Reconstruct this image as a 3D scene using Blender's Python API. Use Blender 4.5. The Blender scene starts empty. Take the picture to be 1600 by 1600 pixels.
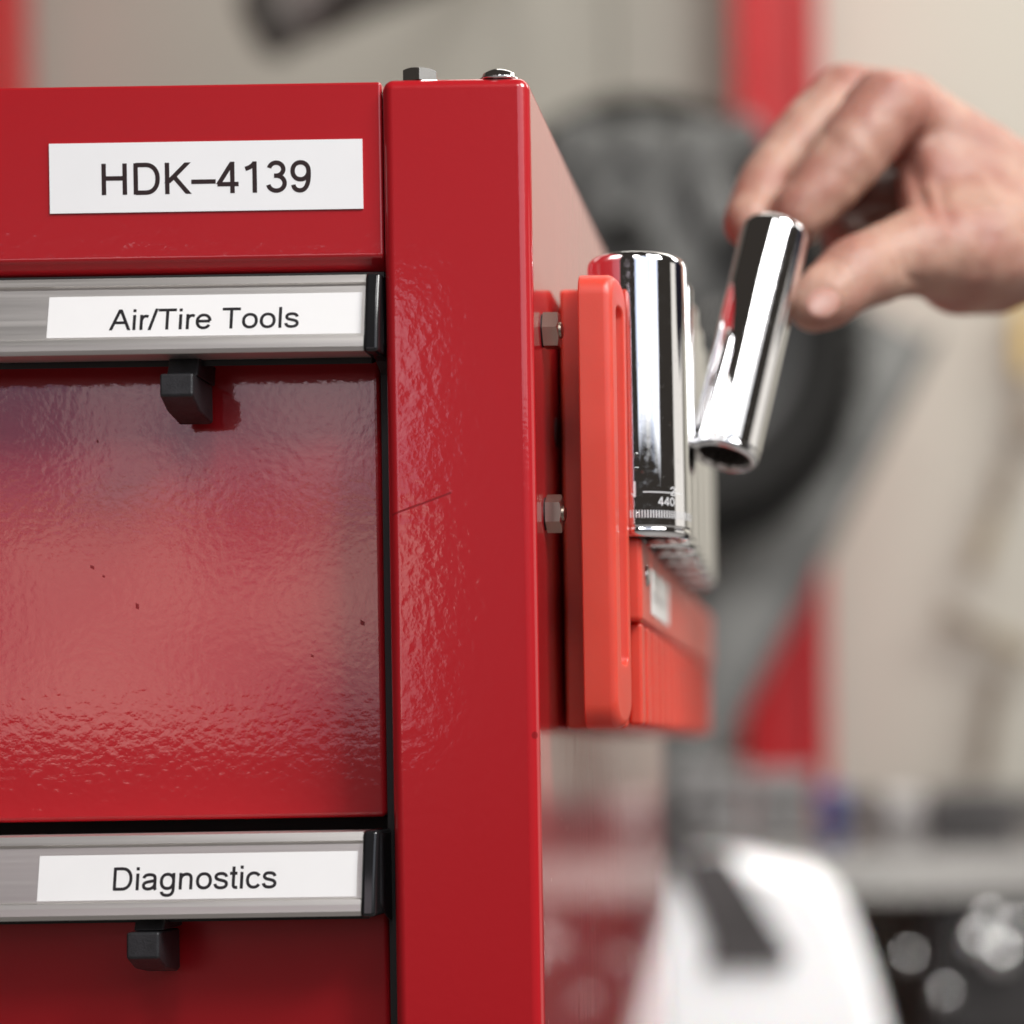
import bpy, bmesh, math, random, json
from mathutils import Vector, Matrix
random.seed(4)
S = bpy.context.scene
C = S.collection
# ------------------------------------------------ camera, world, lamps, exposure
F = 3220.0; VX, VY = 1300.0, 1170.0; ROLL = 0.016; D0 = 0.56
def P(px, py, D):
    """point of the place seen at photo pixel (px,py), D metres in front of the lens"""
    u, v = px-VX, VY-py
    return Vector(((u*math.cos(ROLL)+v*math.sin(ROLL))*D/F, D-D0, (-u*math.sin(ROLL)+v*math.cos(ROLL))*D/F))
cam = bpy.data.cameras.new('camera'); co = bpy.data.objects.new('camera', cam); C.objects.link(co)
co.location = (0, -D0, 0); co.rotation_euler = (math.radians(90), ROLL, 0)
cam.sensor_width = 36; cam.lens = F/1600*36; cam.shift_x = (800-VX)/1600; cam.shift_y = (VY-800)/1600
cam.clip_start = 0.02; cam.clip_end = 60
cam.dof.use_dof = True; cam.dof.focus_distance = 0.570; cam.dof.aperture_fstop = cam.lens/16.0
S.camera = co
w = bpy.data.worlds.new("World"); S.world = w; w.use_nodes = True
w.node_tree.nodes['Background'].inputs[0].default_value = (1.0, 0.86, 0.74, 1)
w.node_tree.nodes['Background'].inputs[1].default_value = 0.028
S.view_settings.view_transform = 'Standard'; S.view_settings.look = 'None'
S.view_settings.exposure = 0.46; S.view_settings.gamma = 1
S.render.engine = 'CYCLES'
S.cycles.use_denoising = True
S.cycles.max_bounces = 10
def area(name, loc, target, sx, sy, radiance, col=(1,1,1), spread=180):
    l = bpy.data.lights.new(name, 'AREA'); l.shape = 'RECTANGLE'; l.size = sx; l.size_y = sy
    l.energy = radiance*math.pi*sx*sy; l.color = col; l.spread = math.radians(spread)
    o = bpy.data.objects.new(name, l); C.objects.link(o); o.location = loc
    o.rotation_euler = (Vector(target)-Vector(loc)).to_track_quat('-Z', 'Y').to_euler()
    return o
area('key_lamp', (0.82, -1.6, 1.02), (0.2, 0, 0.15), 2.0, 1.32, 1.0, (0.97, 0.985, 1))
area('side_lamp', (1.05, -0.72, 1.42), (0.0, 0.1, 0.12), 0.8, 0.8, 18.5, (1, 0.98, 0.96))
area('front_fill_light', (0.04, -1.35, 1.40), (-0.05, 0, 0.1), 0.34, 0.34, 11.0, (1, 0.98, 0.96))  # added frontal fill to brighten the tray's back plate
area('right_fill_light', (2.3, 0.75, 0.15), (0, 0.35, 0.05), 1.5, 1.3, 0.65, (1, 0.95, 0.88))  # added soft fill for the side panel and hand, not a window
area('left_window_lamp', (-0.86, -2.0, 0.445), (-0.86, 0, 0.445), 0.70, 0.26, 1.5, (1.0, 0.86, 0.95))
area('left_window_lamp', (-0.86, -2.0, 0.165), (-0.86, 0, 0.165), 0.70, 0.27, 1.7, (1.0, 0.80, 0.74))
area('overhead_light', (0.3, 1.5, 2.0), (0.2, 2.0, 0), 1.6, 0.9, 3.0, (1, 0.96, 0.88))
area('overhead_light', (2.0, 1.5, 1.9), (1.0, 2.8, 0.0), 1.2, 1.0, 7.3, (1, 0.965, 0.92))
area('overhead_light', (0.60, 0.75, 1.7), (-0.02, 1.6, -0.25), 0.5, 0.5, 4.6, (1, 0.98, 0.96), 50)  # added narrow spot to brighten the white jug, no real ceiling fitting

# the view through the windows is uneven: softer, bluer and brighter patches
for l in [l for l in bpy.data.lights if l.name.startswith(('left_window', 'key'))]:
    key = l.name.startswith('key')
    l.use_nodes = True; N = l.node_tree.nodes; L = l.node_tree.links; e = N['Emission']
    g = N.new('ShaderNodeNewGeometry'); no = N.new('ShaderNodeTexNoise'); no.inputs['Scale'].default_value = 2.0 if key else 4.4; no.inputs['Detail'].default_value = 2.5
    cr = N.new('ShaderNodeValToRGB'); el_ = cr.color_ramp.elements
    el_[0].position = 0.36; el_[1].position = 0.62
    el_[0].color = (0.55, 0.62, 0.80, 1) if key else (0.26, 0.28, 0.42, 1); el_[1].color = (1, 0.98, 0.95, 1)
    L.new(g.outputs['Position'], no.inputs['Vector']); L.new(no.outputs[0], cr.inputs[0]); L.new(cr.outputs[0], e.inputs['Color'])
    e.inputs['Strength'].default_value = 1.25

# ------------------------------------------------ helpers
def tag(o, label=None, cat=None, group=None, kind=None):
    if label: o['label'] = label
    if cat: o['category'] = cat
    if group: o['group'] = group
    if kind: o['kind'] = kind
    return o
def thing(name, label, cat, loc=(0,0,0), group=None):
    o = bpy.data.objects.new(name, None); C.objects.link(o); o.location = loc
    o.empty_display_size = 0.01
    return tag(o, label, cat, group)
def link(name, me, m, parent=None, smooth=True, bevel=0, seg=3, angle=35):
    o = bpy.data.objects.new(name, me); C.objects.link(o)
    if m is not None and len(me.materials) == 0: me.materials.append(m)
    for p in me.polygons: p.use_smooth = smooth
    if parent is not None:
        o.parent = parent
        # meshes are built in world coordinates; only top-level empties carry an offset
        if parent.parent is None: o.matrix_parent_inverse = Matrix.Translation(-parent.location)
    if bevel:
        b = o.modifiers.new('bevel', 'BEVEL'); b.width = bevel; b.segments = seg
        b.limit_method = 'ANGLE'; b.angle_limit = math.radians(angle); b.harden_normals = True
    return o
def from_bm(bm, name='m'):
    me = bpy.data.meshes.new(name); bmesh.ops.recalc_face_normals(bm, faces=bm.faces[:]); bm.to_mesh(me); bm.free(); return me
def box_bm(bm, x0, x1, y0, y1, z0, z1):
    v = [bm.verts.new((x, y, z)) for z in (z0, z1) for y in (y0, y1) for x in (x0, x1)]
    for f in ((0,2,3,1),(4,5,7,6),(0,1,5,4),(2,6,7,3),(0,4,6,2),(1,3,7,5)): bm.faces.new([v[i] for i in f])
def box(name, x0, x1, y0, y1, z0, z1, m, parent=None, bevel=0.0, seg=3):
    bm = bmesh.new(); box_bm(bm, x0, x1, y0, y1, z0, z1)
    return link(name, from_bm(bm), m, parent, smooth=bevel > 0, bevel=bevel, seg=seg)
def prism(name, pts, a0, a1, axis, m, parent=None, bevel=0.0, seg=3, smooth=None):
    """outline pts extruded along axis: 'x' -> pts are (y,z); 'y' -> (x,z); 'z' -> (x,y)"""
    bm = bmesh.new()
    mk = {'x': lambda a, p: (a, p[0], p[1]), 'y': lambda a, p: (p[0], a, p[1]), 'z': lambda a, p: (p[0], p[1], a)}[axis]
    A = [bm.verts.new(mk(a0, p)) for p in pts]; B = [bm.verts.new(mk(a1, p)) for p in pts]
    n = len(pts)
    bm.faces.new(A); bm.faces.new(B[::-1])
    for i in range(n): bm.faces.new((A[i], A[(i+1) % n], B[(i+1) % n], B[i]))
    return link(name, from_bm(bm), m, parent, smooth=(bevel > 0 if smooth is None else smooth), bevel=bevel, seg=seg)
def rrect(x0, x1, y0, y1, r, n=6):
    out = []
    for cx, cy, a in ((x1-r, y1-r, 0), (x0+r, y1-r, 90), (x0+r, y0+r, 180), (x1-r, y0+r, 270)):
        for i in range(n+1):
            t = math.radians(a+90*i/n); out.append((cx+r*math.cos(t), cy+r*math.sin(t)))
    return out
def lathe_bm(bm, prof, n, M=None, cap=False):
    rings = []
    for r, z in prof:
        ring = []
        for i in range(n):
            rr = r(i) if callable(r) else r
            t = 2*math.pi*i/n; p = Vector((rr*math.cos(t), rr*math.sin(t), z))
            ring.append(bm.verts.new(M @ p if M else p))
        rings.append(ring)
    for a, b in zip(rings, rings[1:]):
        for i in range(n): bm.faces.new((a[i], a[(i+1) % n], b[(i+1) % n], b[i]))
    if cap: bm.faces.new(rings[0][::-1]); bm.faces.new(rings[-1])
    return rings

# ------------------------------------------------ materials
def mat(name, col, rough=0.5, metal=0.0, **kw):
    m = bpy.data.materials.new(name); m.use_nodes = True
    b = m.node_tree.nodes['Principled BSDF']
    b.inputs['Base Color'].default_value = (*col, 1); b.inputs['Roughness'].default_value = rough; b.inputs['Metallic'].default_value = metal
    for k, v in kw.items(): b.inputs[k.replace('_', ' ')].default_value = v
    return m
def nt(m): return m.node_tree.nodes, m.node_tree.links, m.node_tree.nodes['Principled BSDF']
def vary(m, scale, amount, stretch=(1,1,1), detail=4, rough_amt=0.0, bump=0.0, bdist=0.001, bscale=None):
    """slight uneven tone, gloss and relief from object-space noise"""
    N, L, b = nt(m)
    tc = N.new('ShaderNodeTexCoord'); mp = N.new('ShaderNodeMapping'); mp.inputs['Scale'].default_value = stretch
    L.new(tc.outputs['Object'], mp.inputs[0])
    no = N.new('ShaderNodeTexNoise'); no.inputs['Scale'].default_value = scale; no.inputs['Detail'].default_value = detail
    L.new(mp.outputs[0], no.inputs['Vector'])
    if amount:
        mr = N.new('ShaderNodeMapRange'); mr.inputs['From Min'].default_value = 0.3; mr.inputs['From Max'].default_value = 0.7
        mr.inputs['To Min'].default_value = 1-amount; mr.inputs['To Max'].default_value = 1+amount; L.new(no.outputs[0], mr.inputs[0])
        mx = N.new('ShaderNodeVectorMath'); mx.operation = 'SCALE'; mx.inputs[0].default_value = b.inputs['Base Color'].default_value[:3]
        L.new(mr.outputs[0], mx.inputs['Scale']); L.new(mx.outputs[0], b.inputs['Base Color'])
    if rough_amt:
        r0 = b.inputs['Roughness'].default_value
        mr = N.new('ShaderNodeMapRange'); mr.inputs['From Min'].default_value = 0.35; mr.inputs['From Max'].default_value = 0.65
        mr.inputs['To Min'].default_value = max(0, r0-rough_amt); mr.inputs['To Max'].default_value = r0+rough_amt
        L.new(no.outputs[0], mr.inputs[0]); L.new(mr.outputs[0], b.inputs['Roughness'])
    if bump:
        n2 = no
        if bscale:
            n2 = N.new('ShaderNodeTexNoise'); n2.inputs['Scale'].default_value = bscale; n2.inputs['Detail'].default_value = 2
            L.new(mp.outputs[0], n2.inputs['Vector'])
        bp = N.new('ShaderNodeBump'); bp.inputs['Strength'].default_value = bump; bp.inputs['Distance'].default_value = bdist
        L.new(n2.outputs[0], bp.inputs['Height']); L.new(bp.outputs[0], b.inputs['Normal'])
    return m
def red_paint(name, peel=0.25, dist=0.0006, scale=230, stretch=(1,1,1), marks=None):
    """sprayed enamel: red coat with orange-peel relief, tiny pits, optional scratches"""
    m = mat(name, (0.44, 0.0095, 0.0155), 0.32); N, L, b = nt(m)
    b.inputs['Specular IOR Level'].default_value = 0.35
    b.inputs['Coat Weight'].default_value = 1.0; b.inputs['Coat Roughness'].default_value = 0.035; b.inputs['Coat IOR'].default_value = 1.52
    tc = N.new('ShaderNodeTexCoord'); mp = N.new('ShaderNodeMapping'); mp.inputs['Scale'].default_value = stretch
    L.new(tc.outputs['Object'], mp.inputs[0])
    n1 = N.new('ShaderNodeTexNoise'); n1.inputs['Scale'].default_value = scale; n1.inputs['Detail'].default_value = 2.5
    n2 = N.new('ShaderNodeTexNoise'); n2.inputs['Scale'].default_value = scale/7; n2.inputs['Detail'].default_value = 2
    for n in (n1, n2): L.new(mp.outputs[0], n.inputs['Vector'])
    ad = N.new('ShaderNodeMath'); ad.operation = 'MULTIPLY_ADD'; ad.inputs[1].default_value = 1.0
    L.new(n2.outputs[0], ad.inputs[0]); L.new(n1.outputs[0], ad.inputs[2])
    h = ad.outputs[0]
    # pin-prick pits in the coat
    vo = N.new('ShaderNodeTexVoronoi'); vo.inputs['Scale'].default_value = 75; L.new(tc.outputs['Object'], vo.inputs['Vector'])
    sel = N.new('ShaderNodeSeparateColor'); L.new(vo.outputs['Color'], sel.inputs[0])
    gt = N.new('ShaderNodeMath'); gt.operation = 'GREATER_THAN'; gt.inputs[1].default_value = 0.93; L.new(sel.outputs[0], gt.inputs[0])
    lt = N.new('ShaderNodeMath'); lt.operation = 'LESS_THAN'; lt.inputs[1].default_value = 0.075; L.new(vo.outputs['Distance'], lt.inputs[0])
    pit = N.new('ShaderNodeMath'); pit.operation = 'MULTIPLY'; L.new(gt.outputs[0], pit.inputs[0]); L.new(lt.outputs[0], pit.inputs[1])
    mask = pit.outputs[0]
    if marks:
        sp = N.new('ShaderNodeSeparateXYZ'); L.new(tc.outputs['Object'], sp.inputs[0])
        for (x0, z0, x1, z1, wd) in marks:
            dx, dz = x1-x0, z1-z0; ln = math.hypot(dx, dz); nx, nz = -dz/ln, dx/ln
            a = N.new('ShaderNodeVectorMath'); a.operation = 'DOT_PRODUCT'; L.new(tc.outputs['Object'], a.inputs[0]); a.inputs[1].default_value = (nx, 0, nz)
            s = N.new('ShaderNodeMath'); s.operation = 'SUBTRACT'; L.new(a.outputs['Value'], s.inputs[0]); s.inputs[1].default_value = nx*x0+nz*z0
            wob = N.new('ShaderNodeMath'); wob.operation = 'MULTIPLY_ADD'; L.new(n2.outputs[0], wob.inputs[0]); wob.inputs[1].default_value = wd*2.5; L.new(s.outputs[0], wob.inputs[2])
            ab = N.new('ShaderNodeMath'); ab.operation = 'ABSOLUTE'; L.new(wob.outputs[0], ab.inputs[0])
            l1 = N.new('ShaderNodeMath'); l1.operation = 'LESS_THAN'; L.new(ab.outputs[0], l1.inputs[0]); l1.inputs[1].default_value = wd
            l2 = N.new('ShaderNodeMath'); l2.operation = 'COMPARE'; L.new(sp.outputs[0], l2.inputs[0]); l2.inputs[1].default_value = (x0+x1)/2; l2.inputs[2].default_value = abs(dx)/2
            mu = N.new('ShaderNodeMath'); mu.operation = 'MULTIPLY'; L.new(l1.outputs[0], mu.inputs[0]); L.new(l2.outputs[0], mu.inputs[1])
            mm = N.new('ShaderNodeMath'); mm.operation = 'MAXIMUM'; L.new(mask, mm.inputs[0]); L.new(mu.outputs[0], mm.inputs[1]); mask = mm.outputs[0]
    cw = N.new('ShaderNodeMath'); cw.operation = 'SUBTRACT'; cw.inputs[0].default_value = 1.0; L.new(mask, cw.inputs[1]); L.new(cw.outputs[0], b.inputs['Coat Weight'])
    mx = N.new('ShaderNodeMix'); mx.data_type = 'RGBA'; mx.inputs['A'].default_value = (0.44, 0.0095, 0.0155, 1); mx.inputs['B'].default_value = (0.24, 0.007, 0.010, 1)
    L.new(mask, mx.inputs['Factor']); L.new(mx.outputs['Result'], b.inputs['Base Color'])
    bp = N.new('ShaderNodeBump'); bp.inputs['Strength'].default_value = peel; bp.inputs['Distance'].default_value = dist
    L.new(h, bp.inputs['Height']); L.new(bp.outputs[0], b.inputs['Normal']); L.new(bp.outputs[0], b.inputs['Coat Normal'])
    return m
a_, b_ = P(612, 802, .56), P(705, 768, .56)
M_red = red_paint('red_enamel', 0.10, 0.0005, 330, marks=[(a_.x, a_.z, b_.x, b_.z, 0.00028)])
M_side = red_paint('side_enamel', 0.05, 0.0005, 160, stretch=(1, 1, 0.25))
MK = []
for x, y, k, wd in ((141, 882, 6, .0004), (212, 940, 5, .0007), (160, 897, 4, .0003), (563, 968, 7, .0006), (151, 686, 3, .0004), (486, 1022, 4, .0003)):
    q = P(x, y, .5795); MK.append((q.x, q.z, q.x+k*0.00018, q.z-k*0.00008, wd))
M_panel = red_paint('drawer_enamel', 0.085, 0.0005, 420, marks=MK)
M_plastic = vary(mat('red_plastic', (0.61, 0.060, 0.034), 0.42, Specular_IOR_Level=0.6, Subsurface_Weight=0.6, Subsurface_Scale=0.010), 40, 0.04, rough_amt=0.06, bump=0.12, bdist=0.0002, bscale=2200)
M_plastic.node_tree.nodes['Principled BSDF'].inputs['Subsurface Radius'].default_value = (1, 0.25, 0.15)
M_dark = mat('dark_steel_and_shade', (0.015, 0.013, 0.013), 0.6)  # near-black for dark steel parts and for shade painted into the cabinet's gaps
M_capblk = mat('black_plastic_gloss', (0.012, 0.012, 0.013), 0.16)
M_blk = vary(mat('black_plastic', (0.018, 0.018, 0.02), 0.42), 300, 0.3, bump=0.3, bdist=0.0003, bscale=1800)
M_alu = vary(mat('brushed_aluminium', (0.72, 0.69, 0.66), 0.46, 1.0), 900, 0.04, stretch=(0.012, 1, 1), rough_amt=0.04, bump=0.04, bdist=0.0002)
M_paper = vary(mat('white_label_tape', (0.88, 0.87, 0.86), 0.25), 60, 0.015)
M_paper2 = vary(mat('white_tape_gloss', (0.92, 0.92, 0.92), 0.2), 60, 0.01)
M_ink = mat('black_ink', (0.012, 0.010, 0.012), 0.4)
M_ink2 = mat('brown_black_ink', (0.022, 0.010, 0.010), 0.4)
M_etch = mat('etched_steel', (0.75, 0.75, 0.76), 0.5, 0.3)
def chrome():
    m = mat('chrome', (0.86, 0.86, 0.87), 0.035, 1.0); N, L, b = nt(m)
    tc = N.new('ShaderNodeTexCoord')
    n1 = N.new('ShaderNodeTexNoise'); n1.inputs['Scale'].default_value = 420; n1.inputs['Detail'].default_value = 4; L.new(tc.outputs['Object'], n1.inputs['Vector'])
    mp = N.new('ShaderNodeMapping'); mp.inputs['Scale'].default_value = (1, 1, 0.03); L.new(tc.outputs['Object'], mp.inputs[0])
    n2 = N.new('ShaderNodeTexNoise'); n2.inputs['Scale'].default_value = 500; L.new(mp.outputs[0], n2.inputs['Vector'])
    n3 = N.new('ShaderNodeTexVoronoi'); n3.inputs['Scale'].default_value = 520; L.new(tc.outputs['Object'], n3.inputs['Vector'])
    mr = N.new('ShaderNodeMapRange'); mr.inputs['From Min'].default_value = 0.45; mr.inputs['From Max'].default_value = 0.8; mr.inputs['To Min'].default_value = 0.02; mr.inputs['To Max'].default_value = 0.16
    L.new(n1.outputs[0], mr.inputs[0]); L.new(mr.outputs[0], b.inputs['Roughness'])
    # small nicks, more of them low on the barrel
    se = N.new('ShaderNodeSeparateColor'); L.new(n3.outputs['Color'], se.inputs[0])
    sz = N.new('ShaderNodeSeparateXYZ'); L.new(tc.outputs['Object'], sz.inputs[0])
    th = N.new('ShaderNodeMapRange'); th.inputs['From Min'].default_value = 0.0; th.inputs['From Max'].default_value = 0.06; th.inputs['To Min'].default_value = 0.80; th.inputs['To Max'].default_value = 1.0
    L.new(sz.outputs[2], th.inputs[0])
    g = N.new('ShaderNodeMath'); g.operation = 'GREATER_THAN'; L.new(se.outputs[0], g.inputs[0]); L.new(th.outputs[0], g.inputs[1])
    l = N.new('ShaderNodeMath'); l.operation = 'LESS_THAN'; L.new(n3.outputs['Distance'], l.inputs[0]); l.inputs[1].default_value = 0.28
    nk = N.new('ShaderNodeMath'); nk.operation = 'MULTIPLY'; L.new(g.outputs[0], nk.inputs[0]); L.new(l.outputs[0], nk.inputs[1])
    s = N.new('ShaderNodeMath'); s.operation = 'MULTIPLY_ADD'; s.inputs[1].default_value = 0.25; L.new(n2.outputs[0], s.inputs[0]); L.new(nk.outputs[0], s.inputs[2])
    bp = N.new('ShaderNodeBump'); bp.inputs['Strength'].default_value = 0.5; bp.inputs['Distance'].default_value = 0.00012
    L.new(s.outputs[0], bp.inputs['Height']); L.new(bp.outputs[0], b.inputs['Normal'])
    return m
M_chrome = chrome()
M_bore = mat('socket_bore', (0.60, 0.57, 0.55), 0.28, 1.0)
M_zinc = vary(mat('zinc_bolt', (0.66, 0.64, 0.60), 0.3, 1.0), 900, 0.1, rough_amt=0.1)

M_satin = mat('satin_steel', (0.80, 0.79, 0.76), 0.22, 1.0)
M_nut = vary(mat('dull_zinc_nut', (0.44, 0.38, 0.32), 0.30, 1.0), 90, 0.05)
# ------------------------------------------------ the setting behind
M_wall = vary(mat('painted_wall', (0.56, 0.54, 0.475), 0.6), 1.2, 0.03)
M_floor = vary(mat('concrete_floor', (0.30, 0.29, 0.28), 0.5), 6, 0.12)
FLOOR = -0.98
floor = box('floor', -4, 6, -4, 3.2, FLOOR-0.1, FLOOR, M_floor); tag(floor, kind='structure')
wall = box('garage_wall', -4, 6, 2.80, 2.95, FLOOR+0.002, 2.6, M_wall); tag(wall, kind='structure')
xs = [-4.0, -2.78, -1.56, -0.34, 0.47, 1.69, 2.91, 4.13, 5.35]
for a, b in zip(xs, xs[1:]):
    box('wall_panel', a+0.004, b-0.004, 2.778, 2.80, FLOOR+0.1, 2.58, M_wall, wall, 0.003, 2)

def column(x0, x1, label):
    t = thing('lift_column', label, 'steel column', ((x0+x1)/2, 2.64, FLOOR), 'red steel columns by the wall')
    m = M_colred
    w_ = x1-x0
    # C-shaped column: web + two flanges with lips, base plate and bolts
    prism('channel', [(x0, 2.56), (x0+0.02, 2.56), (x0+0.02, 2.70), (x1-0.02, 2.70), (x1-0.02, 2.56), (x1, 2.56), (x1, 2.72), (x0, 2.72)], FLOOR+0.012, 2.3, 'z', m, t, 0.003, 2)
    box('carriage', x0+0.021, x1-0.021, 2.575, 2.699, FLOOR+0.013, 2.2, M_colred2, t, 0.004, 2)
    box('base_plate', x0-0.06, x1+0.06, 2.50, 2.76, FLOOR, FLOOR+0.012, m, t, 0.002, 2)
    return t
M_colred = vary(mat('red_column_paint', (0.58, 0.012, 0.018), 0.35), 8, 0.08)
M_colred2 = vary(mat('dark_red_carriage', (0.50, 0.012, 0.016), 0.4), 8, 0.08)
pa, pb = P(1148, 100, 3.12), P(1293, 1000, 3.12)
column(pa.x, pb.x, 'red steel column rising behind the hand and the tyre')
pc = P(-16, 60, 3.12)
column(pc.x-0.15, pc.x, 'red steel column at the far left edge above the cabinet')

# tyre on a wall bracket
M_rub = vary(mat('tyre_rubber', (0.009, 0.0085, 0.008), 0.7, Specular_IOR_Level=0.2), 60, 0.2)
M_rim = vary(mat('grey_wheel_paint', (0.055, 0.055, 0.055), 0.5, 0.3), 12, 0.15)
wc = P(1018, 522, 2.62)
wheel = thing('wheel', 'black tyre on a grey rim hung on the wall behind the hand', 'wheel', wc)
Mw = Matrix.Translation(wc) @ Matrix.Rotation(math.radians(32), 4, 'Z') @ Matrix.Rotation(math.radians(90), 4, 'X')
R = 0.277
bm = bmesh.new()
prof = []
for i in range(19):
    t = math.pi*(i/18)-math.pi/2
    z = 0.092*math.sin(t); c = max(0, math.cos(t))
    prof.append((0.165+(R-0.165)*c**0.42, z))
prof = [(0.165, -0.08)]+prof[1:-1]+[(0.165, 0.08)]
lathe_bm(bm, prof+[prof[0]], 72, Mw)
link('tyre', from_bm(bm), M_rub, wheel)
bm = bmesh.new()
lathe_bm(bm, [(0.164, -0.082), (0.172, -0.084), (0.170, -0.07), (0.152, -0.055), (0.148, 0.0), (0.150, 0.06), (0.168, 0.084), (0.162, 0.084), (0.140, 0.055), (0.13, 0.02), (0.06, 0.045), (0.045, 0.055), (0.03, 0.05), (0.03, -0.04), (0.13, -0.01), (0.14, -0.05), (0.164, -0.082)], 64, Mw)
link('rim', from_bm(bm), M_rim, wheel)
for k in range(5):
    t = k*2*math.pi/5+0.3
    bm = bmesh.new()
    M2 = Mw @ Matrix.Translation((0.055*math.cos(t)*1.3, 0.055*math.sin(t)*1.3, 0.040))
    bmesh.ops.create_cone(bm, cap_ends=True, segments=6, radius1=0.011, radius2=0.009, depth=0.02, matrix=M2)
    link('lug_nut', from_bm(bm), M_zinc, wheel, smooth=False)
tread = bmesh.new()
for k in range(60):
    t = k*2*math.pi/60
    for z0, z1 in ((-0.07, -0.03), (-0.022, 0.022), (0.03, 0.07)):
        M2 = Mw @ Matrix.Rotation(t+(0.02 if z0 > -0.03 else 0), 4, 'Z')
        bx = bmesh.new(); box_bm(bx, 0.270, R+0.005, -0.010, 0.010, z0, z1)
        bmesh.ops.transform(bx, matrix=M2, verts=bx.verts[:]); me_ = bpy.data.meshes.new('t'); bx.to_mesh(me_); bx.free(); tread.from_mesh(me_); bpy.data.meshes.remove(me_)
o = link('tread', from_bm(tread), M_rub, wheel, smooth=False)
br = thing('wheel_bracket', 'dark steel wall bracket carrying the black tyre', 'bracket', (wc.x, 2.77, wc.z))
box('arm', wc.x-0.02, wc.x+0.02, wc.y-0.02, 2.765, wc.z-0.02, wc.z+0.02, M_dark, br, 0.003)
box('wall_plate', wc.x-0.08, wc.x+0.08, 2.765, 2.777, wc.z-0.14, wc.z+0.14, M_dark, br, 0.003)

# grey rag slung over the top of the tyre
M_rag = vary(mat('grey_rag', (0.15, 0.15, 0.145), 0.9), 14, 0.3)
bm = bmesh.new(); q0 = P(990, 178, 2.42); nx_, nz_ = 22, 16
gr = [[bm.verts.new((q0.x-0.12+0.25*i/nx_+0.02*math.sin(j*0.5), q0.y-0.01+0.018*math.sin(i*1.1+j*0.25)+0.05*math.exp(-j*0.9), q0.z-0.165*j/nz_*(1+0.25*math.sin(i*0.5+1)))) for i in range(nx_+1)] for j in range(nz_+1)]
for j in range(nz_):
    for i in range(nx_): bm.faces.new((gr[j][i], gr[j][i+1], gr[j+1][i+1], gr[j+1][i]))
rag = link('rag', from_bm(bm), M_rag); so = rag.modifiers.new('thickness', 'SOLIDIFY'); so.thickness = 0.004
tag(rag, 'crumpled grey rag slung over the top of the black tyre', 'rag')
# leaning grey ramp
M_ramp = vary(mat('grey_ramp_metal', (0.21, 0.21, 0.20), 0.55, 0.2), 9, 0.5)
M_ramp2 = vary(mat('dark_grey_rail', (0.12, 0.12, 0.115), 0.55, 0.2), 5, 0.12)
ra, rb = P(1392, 500, 2.88), P(1066, 1128, 2.84)
dirv = (ra-rb).normalized(); L_ = (ra-rb).length
side = dirv.cross(Vector((0, 1, 0))).normalized(); nrm = side.cross(dirv).normalized()
Mr = Matrix(((side.x, nrm.x, dirv.x, rb.x), (side.y, nrm.y, dirv.y, rb.y), (side.z, nrm.z, dirv.z, rb.z), (0, 0, 0, 1)))
ramp = thing('loading_ramp', 'grey metal ramp leaning diagonally between the tyre and the red column', 'ramp', rb)
def rbox(name, x0, x1, y0, y1, z0, z1, m):
    bm = bmesh.new(); box_bm(bm, x0, x1, y0, y1, z0, z1); bmesh.ops.transform(bm, matrix=Mr, verts=bm.verts[:])
    link(name, from_bm(bm), m, ramp, bevel=0.004, seg=2)
rbox('deck', -0.060, 0.060, -0.006, 0.006, -0.3, L_, M_ramp)
rbox('side_rail', -0.072, -0.061, -0.03, 0.022, -0.3, L_+0.01, M_ramp2)
rbox('side_rail', 0.061, 0.072, -0.03, 0.022, -0.3, L_+0.01, M_ramp2)

# workbench
M_top = vary(mat('dark_bench_top', (0.13, 0.122, 0.118), 0.6), 10, 0.15)
M_rail = vary(mat('grey_bench_edge', (0.30, 0.29, 0.275), 0.45), 10, 0.08)
M_case = mat('black_drawer_paint', (0.03, 0.028, 0.028), 0.35)
by0 = 2.35-D0; bzt = P(1480, 1338, 2.35).z
bench = thing('workbench', 'dark topped workbench with a grey front edge below the wall', 'workbench', (0.6, by0+0.3, FLOOR))
box('bench_top', -0.12, 1.6, by0+0.003, 2.70, bzt-0.044, bzt, M_top, bench, 0.003)
box('upstand', -0.12, 1.6, 2.701, 2.725, bzt-0.044, P(1400, 1240, 3.26).z, M_top, bench, 0.003)
box('front_edge', -0.12, 1.6, by0-0.012, by0+0.0025, bzt-0.046, bzt+0.002, M_rail, bench, 0.003)
box('drawer_case', 0.11, 1.58, by0+0.03, by0+0.9, FLOOR+0.1, bzt-0.048, M_case, bench, 0.004)
for k in range(3):
    box('bench_drawer', 0.13+k*0.48, 0.13+k*0.48+0.465, by0+0.012, by0+0.029, bzt-0.21, bzt-0.055, M_case, bench, 0.004)
for x in (-0.09, 1.54): box('leg', x, x+0.045, by0+0.82, by0+0.87, FLOOR, bzt-0.045, M_rail, bench, 0.003)
for x in (-0.09, 0.12, 1.54): box('leg', x, x+0.045, by0+0.05, by0+0.10, FLOOR, bzt-0.045, M_rail, bench, 0.003)
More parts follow.
